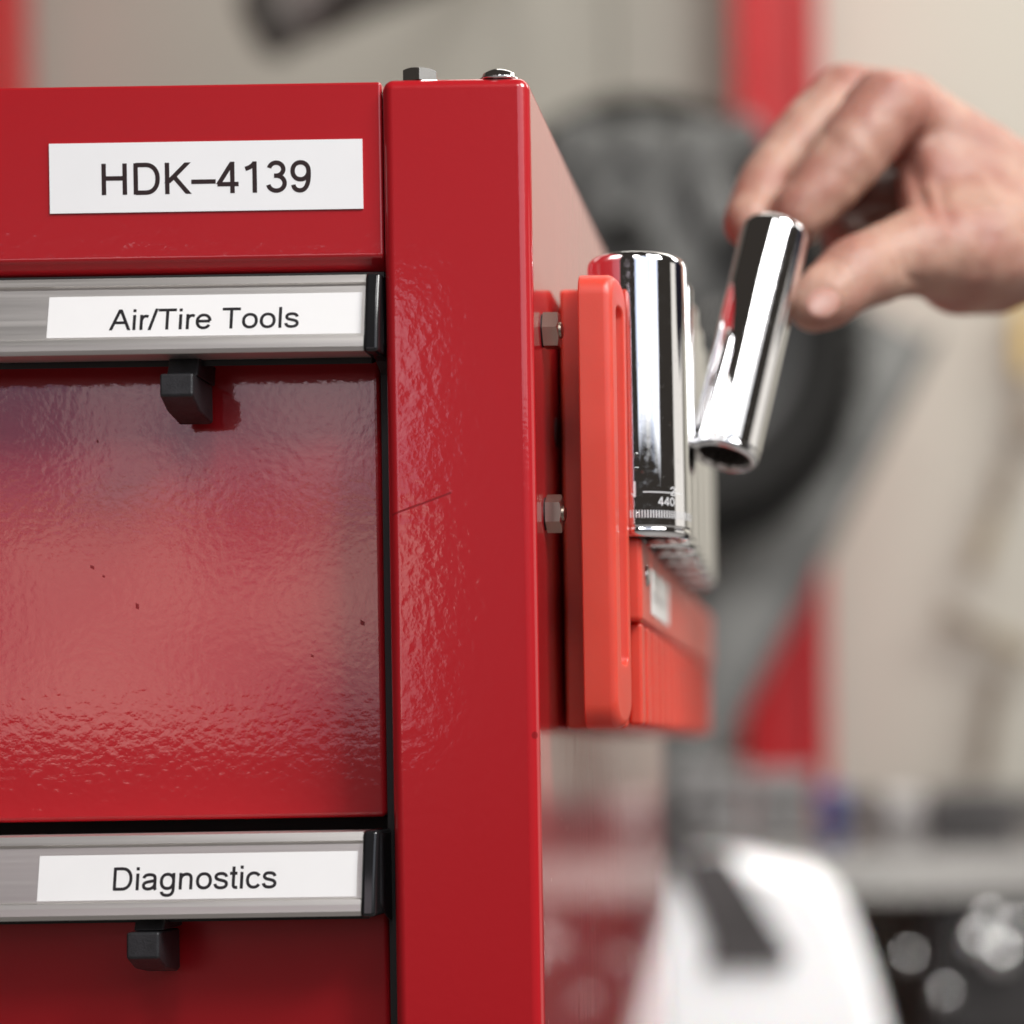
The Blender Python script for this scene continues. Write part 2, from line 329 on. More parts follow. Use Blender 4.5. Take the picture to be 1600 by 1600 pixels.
# chrome knobs on the drawer under the bench
M_knob = mat('polished_knob', (0.9, 0.9, 0.9), 0.12, 1.0)
for px, py, r in ((1530, 1475, .010), (1548, 1440, .008), (1590, 1455, .009), (1568, 1500, .011), (1420, 1500, .007), (1478, 1560, .007)):
    c = P(px, py, 2.30); r *= 1.45
    bm = bmesh.new()
    lathe_bm(bm, [(0.003, 0.0), (0.003, 0.012), (r*0.75, 0.014), (r, 0.020), (r*0.8, 0.027), (r*0.3, 0.030)], 20, Matrix.Translation((c.x, by0+0.012, c.z)) @ Matrix.Rotation(math.radians(90), 4, 'X'), cap=True)
    link('knob', from_bm(bm), M_knob, bench)

# things on the bench
def bench_z(): return bzt
M_gbox = vary(mat('grey_case', (0.26, 0.25, 0.245), 0.45), 14, 0.2)
M_dbox = vary(mat('charcoal_case', (0.055, 0.05, 0.05), 0.5), 14, 0.2)
M_pale = vary(mat('pale_case', (0.42, 0.40, 0.39), 0.5), 14, 0.1)
M_blue = mat('blue_plastic', (0.035, 0.06, 0.22), 0.4)
def toolcase(pxa, pxb, py, D, dep, m, label, cat='tool case', lid=True):
    a, b = P(pxa, py, D), P(pxb, py, D); x0, x1 = a.x, b.x; y0 = D-D0; h = a.z-bzt if a.z-bzt > 0.02 else 0.03
    t = thing('tool_case' if cat == 'tool case' else cat.replace(' ', '_'), label, cat, ((x0+x1)/2, y0+dep/2, bzt))
    box('body', x0, x1, y0, y0+dep, bzt, bzt+h*0.7, m, t, 0.006)
    if lid: box('lid', x0-0.003, x1+0.003, y0-0.003, y0+dep+0.003, bzt+h*0.7+0.001, bzt+h, m, t, 0.006)
    hb = bmesh.new(); xm = (x0+x1)/2
    box_bm(hb, xm-0.03, xm+0.03, y0-0.014, y0-0.004, bzt+h*0.45, bzt+h*0.55)
    link('handle', from_bm(hb), M_dbox, t, bevel=0.002)
    return t
toolcase(1052, 1160, 1196, 2.75, 0.2, M_gbox, 'grey tool case on the bench beside the red cabinet')
toolcase(1172, 1268, 1204, 2.80, 0.18, M_gbox, 'grey tool case on the bench, right of the first grey case')
toolcase(1282, 1320, 1232, 2.60, 0.08, M_blue, 'small blue box on the bench at the foot of the red column', 'box')
toolcase(1385, 1440, 1240, 2.55, 0.1, M_pale, 'small pale box on the bench under the beige wall', 'box')
toolcase(1455, 1590, 1238, 2.55, 0.2, M_dbox, 'charcoal tool case at the right end of the bench')
toolcase(1050, 1085, 1290, 2.45, 0.12, M_dbox, 'charcoal case at the near left of the bench against the cabinet edge')

# white jug on a cart
M_jug = vary(mat('white_polyethylene', (0.86, 0.86, 0.87), 0.35, Subsurface_Weight=0.2, Subsurface_Scale=0.01), 8, 0.02)
jd = 2.12
def J(px, py): q = P(px, py, jd); return (q.x, q.z)
zfl = P(1200, 1790, jd).z
jug = thing('jug', 'white plastic jug with a slanted black grip, standing in front of the bench', 'jug', (J(1200, 1700)[0], jd-D0+0.06, zfl))
outer = [J(1022, 1790), J(1020, 1500), J(1024, 1410), J(1040, 1360), J(1075, 1338), J(1150, 1338), J(1180, 1344), J(1268, 1362), J(1302, 1390), J(1330, 1440), J(1365, 1540), J(1392, 1640), J(1400, 1790)]
grip = [J(1046, 1334), J(1140, 1333), J(1180, 1395), J(1240, 1492), J(1230, 1508), J(1102, 1510), J(1112, 1470), J(1085, 1400)]
prism('body', outer, jd-D0-0.004, jd-D0+0.125, 'y', M_jug, jug, 0.018, 5)
prism('grip', grip, jd-D0-0.012, jd-D0-0.0045, 'y', M_dbox, jug, 0.002, 2)
bm = bmesh.new(); q = J(1080, 1338)
lathe_bm(bm, [(0.014, 0), (0.014, 0.012), (0.0125, 0.014), (0.004, 0.0145)], 24, Matrix.Translation((q[0]-0.028, jd-D0+0.055, q[1]-0.003)), cap=True)
link('cap', from_bm(bm), M_dbox, jug)
cart = thing('tool_cart', 'grey steel cart under the white jug', 'cart', (J(1200, 1700)[0], jd-D0+0.06, FLOOR))
cx0, cx1 = J(930, 1790)[0], J(1500, 1790)[0]
box('shelf', cx0, cx1, jd-D0-0.08, jd-D0+0.14, zfl-0.02, zfl-0.001, M_gbox, cart, 0.003)
for x in (cx0+0.002, cx1-0.022):
    for y in (jd-D0-0.078, jd-D0+0.118): box('leg', x, x+0.02, y, y+0.02, FLOOR, zfl-0.021, M_gbox, cart, 0.002)

# dark jointed arm hanging at the top left
M_arm = vary(mat('dark_bronze_arm', (0.055, 0.045, 0.04), 0.45), 20, 0.2)
M_arm2 = mat('grey_arm_tube', (0.20, 0.17, 0.16), 0.45)
la = thing('wall_lamp_arm', 'dark jointed lamp arm hanging into view above the red cabinet', 'lamp arm', P(560, -40, 2.7))
def capsule(bm, a, b, ra, rb, n=14):
    for c, r in ((a, ra), (b, rb)): bmesh.ops.create_uvsphere(bm, u_segments=n, v_segments=8, radius=r, matrix=Matrix.Translation(c))
    d = b-a; q = d.to_track_quat('Z', 'Y').to_matrix().to_4x4()
    bmesh.ops.create_cone(bm, cap_ends=False, segments=n, radius1=ra, radius2=rb, depth=d.length, matrix=Matrix.Translation((a+b)/2) @ q)
def tube(name, a, b, ra, rb, m, parent):
    bm = bmesh.new(); capsule(bm, a, b, ra, rb); return link(name, from_bm(bm), m, parent)
tube('elbow_joint', P(432, 52, 2.60), P(412, 5, 2.60), 0.030, 0.032, M_arm, la)
tube('lower_tube', P(470, 12, 2.62), P(760, -90, 2.62), 0.045, 0.020, M_arm2, la)
tube('upper_tube', P(550, -5, 2.55), P(780, -95, 2.58), 0.030, 0.03, M_arm, la)
tube('wall_stub', P(780, -95, 2.58), P(800, -130, 3.33), 0.02, 0.02, M_arm, la)

# small tools hung on the wall at the right
M_ylw = mat('yellow_plastic', (0.62, 0.42, 0.10), 0.4); M_brn = mat('brown_steel', (0.22, 0.175, 0.13), 0.45, 0.3); M_olive = mat('tan_handle', (0.33, 0.27, 0.18), 0.5)
def wall_tool(px, py, m, label, rot, s=1.0, cat='tool'):
    c = P(px, py, 3.30); t = thing('hanging_'+cat.replace(' ', '_'), label, cat, c, 'tools hung on the beige wall')
    Mx = Matrix.Translation(c) @ Matrix.Rotation(math.radians(rot), 4, 'Y') @ Matrix.Scale(s, 4)
    hp = rrect(-0.013, 0.013, -0.11, -0.01, 0.012)
    for nm, pts, y0, y1, mm in (('handle', hp, -0.012, 0.012, m), ('head', [(-0.007, -0.008), (0.007, -0.008), (0.02, 0.05), (0.010, 0.085), (0.0, 0.06), (-0.010, 0.085), (-0.02, 0.05)], -0.006, 0.006, M_brn)):
        bm = bmesh.new(); A = [bm.verts.new(Mx @ Vector((x, y0, z))) for x, z in pts]; B = [bm.verts.new(Mx @ Vector((x, y1, z))) for x, z in pts]
        bm.faces.new(A); bm.faces.new(B[::-1])
        for i in range(len(pts)): bm.faces.new((A[i], A[(i+1) % len(pts)], B[(i+1) % len(pts)], B[i]))
        link(nm, from_bm(bm), mm, t, bevel=0.003, seg=2)
    bm = bmesh.new(); bmesh.ops.create_cone(bm, cap_ends=True, segments=10, radius1=0.004, radius2=0.004, depth=0.05, matrix=Matrix.Translation(c+Vector((0, 0.012, 0))) @ Matrix.Rotation(math.radians(90), 4, 'X')); link('hook', from_bm(bm), M_brn, t)
wall_tool(1606, 600, M_ylw, 'yellow handled tool hung on the wall at the right edge', 180, 1.3)
wall_tool(1560, 790, M_olive, 'tan handled tool hung on the wall, upper one below the yellow tool', 20, 1.0)
wall_tool(1530, 985, M_olive, 'tan handled tool hung on the wall, middle one of the column', -65, 0.9)
wall_tool(1548, 1120, M_brn, 'brown tool hung low on the wall just over the charcoal case', 10, 0.9)

# ------------------------------------------------ the red tool cabinet
zt = P(690, 119, D0).z; xl = P(604, 760, D0).x; xr = P(835, 700, D0).x; zb = -0.42; yback = 0.410
cab = thing('tool_cabinet', 'glossy red steel tool cabinet with labelled drawers', 'tool cabinet', (xl-0.1, 0.2, zb))
side_o = box('side_panel', xl, xr, 0, yback, zb, zt, M_red, cab, 0.0034, 6)
side_o.data.materials.append(M_side)
for p in side_o.data.polygons:
    if p.normal.x > 0.9: p.material_index = 1
side_o['label'] = 'red corner post and side panel folded from one sheet'
# header panel above the drawers, its lower lip rolled inwards
zh = P(585, 127, .5625).z; zhb = P(560, 408, .5625).z; xh = P(597.5, 260, .5625).x; xL = -0.55
prism('header_panel', [(0.0025, zh), (0.0025, zhb+0.0012), (0.0045, zhb-0.0002), (0.0072, zhb-0.0022), (0.034, zhb-0.0022), (0.034, zh)], xL, xh, 'x', M_red, cab, 0.0009, 3)
box('top_panel', xL, xl-0.0005, 0.036, yback, zt-0.004, zt-0.0025, M_red, cab)
box('back_panel', xL, xl-0.0005, yback-0.002, yback, zb, zt-0.005, M_red, cab)
box('lip_shade_strip', xL, xh-0.0006, 0.0052, 0.030, zhb-0.0052, zhb-0.0024, M_dark, cab)  # near-black strip standing in for the shade under the header lip
box('drawer_cavity', xL, xl-0.0008, 0.045, 0.047, zb, zhb-0.004, M_dark, cab)
box('drawer_slide', xl-0.0046, xl-0.0007, 0.016, 0.044, zb, zhb-0.004, M_dark, cab)

# bolts on the top
def hexbolt(c, axis, r, h, name='bolt', m=None, spin=0.0, parent=None, stud=0.0):
    q = Vector(axis).to_track_quat('Z', 'Y').to_matrix().to_4x4()
    fv = q.inverted() @ Vector((0, -1, 0)); spin = math.atan2(fv.y, fv.x)+math.radians(spin)
    M_ = Matrix.Translation(c) @ q @ Matrix.Rotation(spin, 4, 'Z')
    bm = bmesh.new()
    # head: hexagon whose corners are turned down by a chamfer cone
    n = 48
    def rh(k, rr):
        a = (k/n*360) % 60-30
        return rr*math.cos(math.radians(30))/math.cos(math.radians(a))
    lo = [(lambda k, rr=r: rh(k, rr)), 0.0]; 
    prof = [((lambda k: rh(k, r)*0.999), 0.0), ((lambda k: rh(k, r)), h*0.78 if False else h*0.72)]
    rings = []
    for lev in range(6):
        ring = []
        for k in range(n):
            t = 2*math.pi*k/n; rad = rh(k, r)
            if lev == 0: rr, z = rad, 0
            elif lev == 1: rr, z = rad, h-max(0, (rad-r*0.86))*0.55
            elif lev == 2: rr, z = min(rad, r*0.86), h
            elif lev == 3: rr, z = r*0.42, h
            elif lev == 4: rr, z = r*0.42, h+stud
            else: rr, z = r*0.30, h+stud+(0.0004 if stud else 0.0)
            ring.append(bm.verts.new(M_ @ Vector((rr*math.cos(t), rr*math.sin(t), z))))
        rings.append(ring)
    for a, b in zip(rings, rings[1:]):
        for i in range(n): bm.faces.new((a[i], a[(i+1) % n], b[(i+1) % n], b[i]))
    bm.faces.new(rings[0][::-1]); bm.faces.new(rings[-1])
    bmesh.ops.remove_doubles(bm, verts=bm.verts[:], dist=1e-7)
    return link(name, from_bm(bm), m or M_zinc, parent, smooth=False)
q = P(656, 121, .566); hexbolt((q.x, q.y+0.0006, zt-0.0002), (0, 0, 1), 0.0052, 0.0035, 'bolt', M_satin, 8, cab)
q = P(787, 119, .572)
bm = bmesh.new(); lathe_bm(bm, [(0.0052, 0), (0.0051, 0.0004), (0.0047, 0.0006), (0.0043, 0.0016), (0.0032, 0.0024), (0.0018, 0.0028), (0.0004, 0.0029)], 36, Matrix.Translation((q.x, q.y-0.006, zt-0.0001)) @ Matrix.Scale(1.12, 4), cap=True)
link('rivet', from_bm(bm), M_knob, cab)
# two nuts on the side panel, a drilled hole between them
for py in (517, 803):
    c = P(850, py, .580); lathe = bmesh.new(); lathe_bm(lathe, [(0.0046, 0.0), (0.0046, 0.0005)], 28, Matrix.Translation((xr, c.y, c.z)) @ Matrix.Rotation(math.radians(90), 4, 'Y'), cap=True); link('washer_shade', from_bm(lathe), M_dark, cab, smooth=False); hexbolt((xr+0.0005, c.y, c.z), (1, 0, 0), 0.0054, 0.0044, 'side_nut', M_nut, 0 if py < 600 else 30, cab, 0.0005)  # near-black washer colour gives the shadow line behind each nut
c = P(870, 676, .606)
bm = bmesh.new(); lathe_bm(bm, [(0.0044, 0.0), (0.0044, 0.0003), (0.0001, 0.0003)], 28, Matrix.Translation((xr, c.y, c.z)) @ Matrix.Rotation(math.radians(90), 4, 'Y'))
link('drilled_hole', from_bm(bm), M_dark, cab)

# drawers with aluminium pull rails
def rail(py_top, py_bot, cap_px, first):
    zb_ = P(300, py_bot, .556).z; H = P(300, py_top, .5605).z-zb_
    if first: H = max(H, 0.0)
    k = H/0.0217
    xe = P(cap_px, (py_top+py_bot)/2, .558).x
    yf = lambda h: 0.001-0.005*(1-h/H)           # leaning face, lower edge further forward
    f = [(yf(H)+0.0022, H), (yf(H)+0.0004, H), (yf(H-0.0022*k), H-0.0022*k), (yf(H-0.0026*k)+0.0006, H-0.0026*k), (yf(H-0.0031*k)+0.0009, H-0.0031*k),
         (yf(H*0.5)+0.0010, H*0.5), (yf(0.0046*k)+0.0009, 0.0046*k), (yf(0.0043*k)+0.0001, 0.0043*k), (yf(0.0030*k)-0.0001, 0.0030*k), (yf(0.0012*k), 0.0012*k), (yf(0.0002)+0.0006, 0.0), (0.006, 0.0), (0.006, 0.0012*k), (0.019, 0.004*k), (0.019, H)]
    return zb_, H, xe, yf, k, [(y, zb_+h) for y, h in f]
def drawer(py_top, py_bot, cap_px, z_low, latch, lab_px, first, lab_label, text, tbox):
    zb_, H, xe, yf, k, prof = rail(py_top, py_bot, cap_px, first)
    d = bpy.data.objects.new('drawer', None); C.objects.link(d); d.parent = cab; d.matrix_parent_inverse = Matrix.Translation(-cab.location); d['label'] = lab_label
    # panel with rolled lower and right edges
    pt = zb_+H-0.001
    px_r = xl-0.0056
    pan = prism('drawer_front', [(0.0195, pt), (0.0195, z_low), (0.044, z_low), (0.044, pt)], xL, px_r, 'x', M_panel, d, 0.0016, 4)
    prism('pull_rail', prof, xL, xe, 'x', M_alu, d)
    capp = [(yf(H)-0.0006, H+0.0005), (yf(H*0.75)-0.0011, H*0.75), (yf(H*0.4)-0.0011, H*0.4), (yf(0)-0.0004, -0.0004), (0.012, -0.0006), (0.0188, 0.003), (0.0188, H+0.0005)]
    prism('end_cap', [(y, zb_+h) for y, h in capp], xe, xe+0.0042, 'x', M_capblk, d, 0.0012, 4)
    prism('end_block', [(0.003, zb_+H*0.98), (0.0015, zb_+0.003), (0.006, zb_+0.0005), (0.0187, zb_-0.004), (0.0187, zb_+H*0.98)], xe+0.0043, px_r+0.0010, 'x', M_blk, d, 0.0006, 2)
    prism('rail_shade_strip', [(0.0066, zb_+0.0010), (0.0066, zb_-0.0016), (0.0186, zb_+0.0015), (0.0186, zb_+0.0036)], xL, xe, 'x', M_dark, d)  # near-black strip painting the shade on the rail's underside
    # latch: tapered stem and chunky thumb piece under the rail
    a, b = P(latch[0], latch[2], .5575), P(latch[1], latch[3], .5575)
    zs = zb_+0.0004
    prism('latch_stem', [(0.004, zs), (0.0015, a.z), (0.0180, a.z), (0.0188, zs)], a.x+0.0004, b.x-0.0002, 'x', M_blk, d, 0.0005, 2)
    prism('latch', [(-0.0030, a.z), (-0.0034, b.z+0.0006), (0.0030, b.z-0.0028), (0.0130, b.z-0.0046), (0.0150, b.z-0.0040), (0.0150, a.z-0.0004)], a.x, b.x, 'x', M_blk, d, 0.0007, 3)
    # tape label lying in the rail's channel
    h0, h1 = 0.0050*k, H-0.0050*k
    (xa, xb) = lab_px
    def on(px, h): return P(px, (VY-(zb_+h)*F/.558), .558).x
    x0 = P(xa, (py_top+py_bot)/2, .558).x; x1 = min(P(xb, (py_top+py_bot)/2, .558).x, xe-0.0005)
    yl = lambda h: yf(h)+0.00078
    bm = bmesh.new(); N_ = 6; rows = []
    for i in range(N_+1):
        h = h0+(h1-h0)*i/N_
        rows.append([bm.verts.new((x, yl(h)+dy, zb_+h)) for x, dy in ((x0, 0), (x1, 0), (x1, 0.00015), (x0, 0.00015))])
    for r0, r1 in zip(rows, rows[1:]):
        for i in range(4): bm.faces.new((r0[i], r0[(i+1) % 4], r1[(i+1) % 4], r1[i]))
    bm.faces.new(rows[0]); bm.faces.new(rows[-1][::-1])
    lb = link('label_tape', from_bm(bm), M_paper, cab, smooth=False); lb['label'] = 'white tape reading ' + {'air': 'Air/Tire Tools', 'dia': 'Diagnostics'}[text]
    # lettering follows the tape's lean
    me = glyphs(text)
    xs_ = [v.co.x for v in me.vertices]; zs_ = [v.co.y for v in me.vertices]
    ta, tb = P(tbox[0], tbox[3], .558), P(tbox[1], tbox[2], .558)
    # tbox: left,right, y of capital top, y of baseline (at the text's middle)
    cap = {'air': (0, 516), 'dia': (0, 516)}[text]
    mid = (tbox[0]+tbox[1])/2
    zb2 = P(mid, tbox[3], .5575).z; zc = P(mid, tbox[2], .5585).z; sz = (zc-zb2)/0.716
    xa_, xb_ = P(tbox[0], tbox[3], .558).x, P(tbox[1], tbox[3], .558).x; sx = (xb_-xa_)/(max(xs_)-min(xs_)); mn = min(xs_)
    for v in me.vertices:
        x = xa_+(v.co.x-mn)*sx; z = zb2+v.co.y*sz
        v.co = (x, yl(z-zb_)-0.00003-v.co.z, z)
    link('lettering', me, M_ink, lb, smooth=False)
    return d
def ell(cx, cy, rx, ry, a0, a1, n=28, e=2.2):
    out = []
    for i in range(n+1):
        t = math.radians(a0+(a1-a0)*i/n); c, q = math.cos(t), math.sin(t)
        out.append((cx+rx*math.copysign(abs(c)**(2/e), c), cy+ry*math.copysign(abs(q)**(2/e), q)))
    return out
def bz(*p, n=10):
    out = [p[0]]
    for k in range(0, len(p)-1, 3):
        a, b, c, d = p[k:k+4]
        for i in range(1, n+1):
            u = i/n; out.append(tuple((1-u)**3*a[j]+3*(1-u)**2*u*b[j]+3*(1-u)*u*u*c[j]+u**3*d[j] for j in (0, 1)))
    return out
# centre lines of a plain grotesque alphabet, 716 units to the capital height
GL = {
 'H': (722, [[(123, 0), (123, 716)], [(599, 0), (599, 716)], [(123, 378), (599, 378)]]),
 'D': (722, [[(127, 0), (127, 716)], [(127, 42)]+ell(350, 358, 274, 316, -90, 90)+[(127, 674)]]),
 'K': (667, [[(120, 0), (120, 716)], [(590, 716), (120, 250)], [(262, 410), (606, 0)]]),
 '-': (556, [[(0, 272), (556, 272)]]),
 '4': (556, [[(379, 0), (379, 716)], [(378, 700), (66, 212)], [(36, 206), (520, 206)]]),
 '1': (556, [[(330, 0), (330, 716)], bz((330, 690), (295, 620), (220, 575), (120, 548))]),
 '3': (556, [ell(266, 530, 162, 148, 168, -90, e=2)+[(215, 382)], [(215, 382)]+ell(266, 211, 188, 171, 90, -168, e=2)]),
 '9': (556, [ell(264, 484, 182, 194, 0, 360, e=2.1), bz((447, 500), (462, 230), (400, 38), (250, 38), (160, 38), (105, 90), (96, 170))]),
 '0': (556, [ell(278, 353, 190, 316, 0, 360, e=2.3)]),
 '2': (556, [bz((78, 505), (85, 620), (170, 676), (280, 676), (390, 676), (458, 610), (458, 520), (458, 370), (190, 270), (84, 60)), [(50, 42), (505, 42)]]),
 'N': (722, [[(120, 0), (120, 716)], [(600, 0), (600, 716)], [(125, 716), (595, 0)]]),
 'A': (667, [[(330, 716), (46, 0)], [(337, 716), (621, 0)], [(150, 258), (516, 258)]]),
 'i': (222, [[(111, 0), (111, 519)], [(111, 616), (111, 716)]]),
 'r': (333, [[(109, 0), (109, 519)], bz((109, 290), (115, 430), (200, 510), (325, 455))]),
 '/': (278, [[(30, -12), (248, 728)]]),
 'T': (611, [[(21, 673), (590, 673)], [(305, 0), (305, 673)]]),
 'e': (556, [[(82, 270), (472, 270)], ell(277, 260, 198, 220, 3, 330)]),
 'o': (556, [ell(278, 260, 200, 220, 0, 360)]),
 'l': (222, [[(109, 0), (109, 716)]]),
 's': (500, [bz((416, 372), (400, 450), (340, 478), (248, 478), (150, 478), (90, 440), (90, 378), (90, 300), (180, 290), (250, 272), (340, 250), (424, 235), (424, 145), (424, 80), (350, 36), (250, 36), (140, 36), (80, 75), (68, 160))]),
 'a': (556, [bz((82, 370), (95, 440), (160, 478), (262, 478), (390, 478), (430, 430), (430, 340))+bz((430, 330), (430, 260), (430, 190), (430, 120), (430, 60), (445, 20), (460, 0)), bz((430, 300), (330, 250), (80, 280), (80, 145), (80, 70), (140, 34), (225, 34), (330, 34), (425, 90), (430, 215))]),
 'g': (556, [ell(262, 262, 190, 220, 0, 360), [(448, 519), (448, 30)]+bz((448, 20), (448, -110), (380, -172), (265, -172), (160, -172), (95, -130), (90, -55))]),
 'n': (556, [[(110, 0), (110, 519)], bz((110, 320), (130, 430), (210, 478), (290, 478), (400, 478), (435, 410), (435, 320))+[(435, 0)]]),
 't': (278, [[(136, 690), (136, 130)]+bz((136, 125), (136, 50), (175, 36), (262, 44)), [(20, 478), (250, 478)]]),
 'c': (500, [ell(265, 260, 195, 220, 35, 325)]),
 ' ': (278, []),
}
TEXT = {'hdk': 'HDK-4139', 'air': 'Air/Tire Tools', 'dia': 'Diagnostics', 'n': 'N', 'two': '2', 'num': '440'}
def glyphs(key, wt=97):
    """flat lettering mesh, 1 unit = 1 em; strokes of constant weight, ends cut level"""
    bm = bmesh.new(); x0 = 0; lay = 0
    for ch in TEXT[key]:
        adv, strokes = GL[ch]
        for pl in strokes:
            lay = (lay+1) % 4
            closed = math.dist(pl[0], pl[-1]) < 1; pts = pl[:-1] if closed else pl
            n = len(pts); L_, R_ = [], []
            for i, p in enumerate(pts):
                a = pts[i-1] if (i > 0 or closed) else None; b = pts[(i+1) % n] if (i < n-1 or closed) else None
                def dr(u, v): l = math.dist(u, v) or 1; return ((v[0]-u[0])/l, (v[1]-u[1])/l)
                d0 = dr(a, p) if a else None; d1 = dr(p, b) if b else None
                if d0 and d1:
                    n0, n1 = (-d0[1], d0[0]), (-d1[1], d1[0]); m = (n0[0]+n1[0], n0[1]+n1[1]); ml = math.hypot(*m) or 1
                    m = (m[0]/ml, m[1]/ml); k = 1/max(0.4, m[0]*n0[0]+m[1]*n0[1]); off = (m[0]*k*wt/2, m[1]*k*wt/2)
                else:
                    d = d0 or d1; nn = (-d[1], d[0])
                    if abs(d[1]) > 0.45 and len(pl) == 2: off = (math.copysign(wt/2/abs(d[1]), nn[0]), 0)
                    else: off = (nn[0]*wt/2, nn[1]*wt/2)
                z = lay*2e-6
                L_.append(bm.verts.new(((x0+p[0]+off[0])/1000, (p[1]+off[1])/1000, z))); R_.append(bm.verts.new(((x0+p[0]-off[0])/1000, (p[1]-off[1])/1000, z)))
            for i in range(n if closed else n-1):
                j = (i+1) % n; bm.faces.new((L_[i], R_[i], R_[j], L_[j]))
        x0 += adv
    me = bpy.data.meshes.new('lettering'); bm.to_mesh(me); bm.free(); return me
z_gap = P(300, 1281, .5795).z
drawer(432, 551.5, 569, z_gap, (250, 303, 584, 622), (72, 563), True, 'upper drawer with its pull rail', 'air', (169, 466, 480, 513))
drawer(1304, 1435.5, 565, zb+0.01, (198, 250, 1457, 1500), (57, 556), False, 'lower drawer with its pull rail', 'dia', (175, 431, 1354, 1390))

# header label
la_, lb_ = P(79, 336, .5625), P(568, 325, .5625)
lt_ = P(78, 227, .5625)
lbl = box('label_tape', la_.x, lb_.x, 0.0021, 0.0024, (la_.z+lb_.z)/2, (la_.z+lb_.z)/2+(lt_.z-la_.z), M_paper2, cab); lbl['label'] = 'white tape reading HDK–4139'
me = glyphs('hdk', 102); xs_ = [v.co.x for v in me.vertices]
ta, tb = P(160, 306, .5625), P(487, 300, .5625); sx = (tb.x-ta.x)/(max(xs_)-min(xs_)); hz = (P(323, 254, .5625).z-P(323, 303, .5625).z)/0.716; z0 = P(323, 303, .5625).z
x_min = min(xs_)
for v in me.vertices: v.co = (ta.x+(v.co.x-x_min)*sx, 0.00206-v.co.z, z0+v.co.y*hz)
link('lettering', me, M_ink2, lbl, smooth=False)

# ------------------------------------------------ the red socket tray
RX0, RX1 = -0.0756, -0.0540
zr0, zr1 = P(960, 1138, .582).z, P(950, 431, .582).z
tray = thing('socket_tray', 'long red plastic socket tray fixed to the side of the cabinet', 'socket tray', (-0.07, 0.2, zr0))
ys, ye = 0.030, 0.382
box('back_plate', -0.0783, -0.0698, 0.048, ye, zr0+0.0004, P(900, 456, .612).z, M_plastic, tray, 0.0012)
# end loop, its outer face turned a little towards the front
zo0, zo1 = zr0, zr1
fx = -0.0690
xo = lambda y: -0.0594+(y-0.0165)*0.17
def ring_loop():
    bm = bmesh.new()
    W0, W1 = 0.0150, 0.0308
    out = rrect(W0, W1, zo0, zo1, 0.0068, 8); hol = rrect(W0+0.0048, W1-0.0030, zo0+0.018, zo1-0.0085, 0.0028, 8)
    n = len(out)
    def V(y, z, s): return bm.verts.new((xo(y) if s else fx, y, z))
    A = [V(y, z, 1) for y, z in out]; B = [V(y, z, 0) for y, z in out]; Hh = [V(y, z, 1) for y, z in hol]; Hg = [bm.verts.new((xo(y)-0.006, y, z)) for y, z in hol]
    for i in range(n):
        j = (i+1) % n
        bm.faces.new((A[i], A[j], Hh[j], Hh[i])); bm.faces.new((A[i], B[i], B[j], A[j])); bm.faces.new((Hh[i], Hh[j], Hg[j], Hg[i]))
    bm.faces.new(B); bm.faces.new(Hg[::-1])
    wl = bm.edges.layers.float.new('bevel_weight_edge')
    sA, sH = set(A), set(Hh); sB = set(B)
    for e in bm.edges:
        a, b = e.verts
        if a in sA and b in sA: e[wl] = 1.0
        elif a in sB and b in sB: e[wl] = 0.2
        elif a in sH and b in sH: e[wl] = 0.22
    o = link('end_loop', from_bm(bm), M_plastic, tray, bevel=0.0034, seg=8)
    o.modifiers['bevel'].limit_method = 'WEIGHT'
    return o
ring_loop()
# ledge the sockets stand on: smooth band above, ribbed apron below
zl = P(1000, 838, .592).z; zm = P(1003, 968, .587).z
box('ledge', -0.0694, -0.0540, 0.0345, ye, zm, zl, M_plastic, tray, 0.0015)
box('apron', -0.0692, -0.0588, 0.0345, ye, zr0, zm-0.0002, M_plastic, tray, 0.0015)
nr = 17
for i in range(nr):
    y = 0.038+i*(ye-0.042)/nr
    box('rib', -0.0587, -0.0545, y, y+0.0070, zr0+0.001, zm-0.0002, M_plastic, tray, 0.0012, 3)
st = box('sticker', -0.05395, -0.05382, 0.062, 0.128, zm+0.004, zl-0.0065, M_paper, tray)
for k in range(9): box('printed_line', -0.05381, -0.05378, 0.068+k*0.0055, 0.0705+k*0.0055, zm+0.008, zl-0.0125, M_pale, st)
bm = bmesh.new(); lathe_bm(bm, [(0.0030, 0), (0.0030, 0.0004), (0.0020, 0.0009), (0.0002, 0.0009)], 24, Matrix.Translation((-0.05395, 0.049, zl-0.0100)) @ Matrix.Rotation(math.radians(90), 4, 'Y'))
link('screw', from_bm(bm), M_bore, tray)

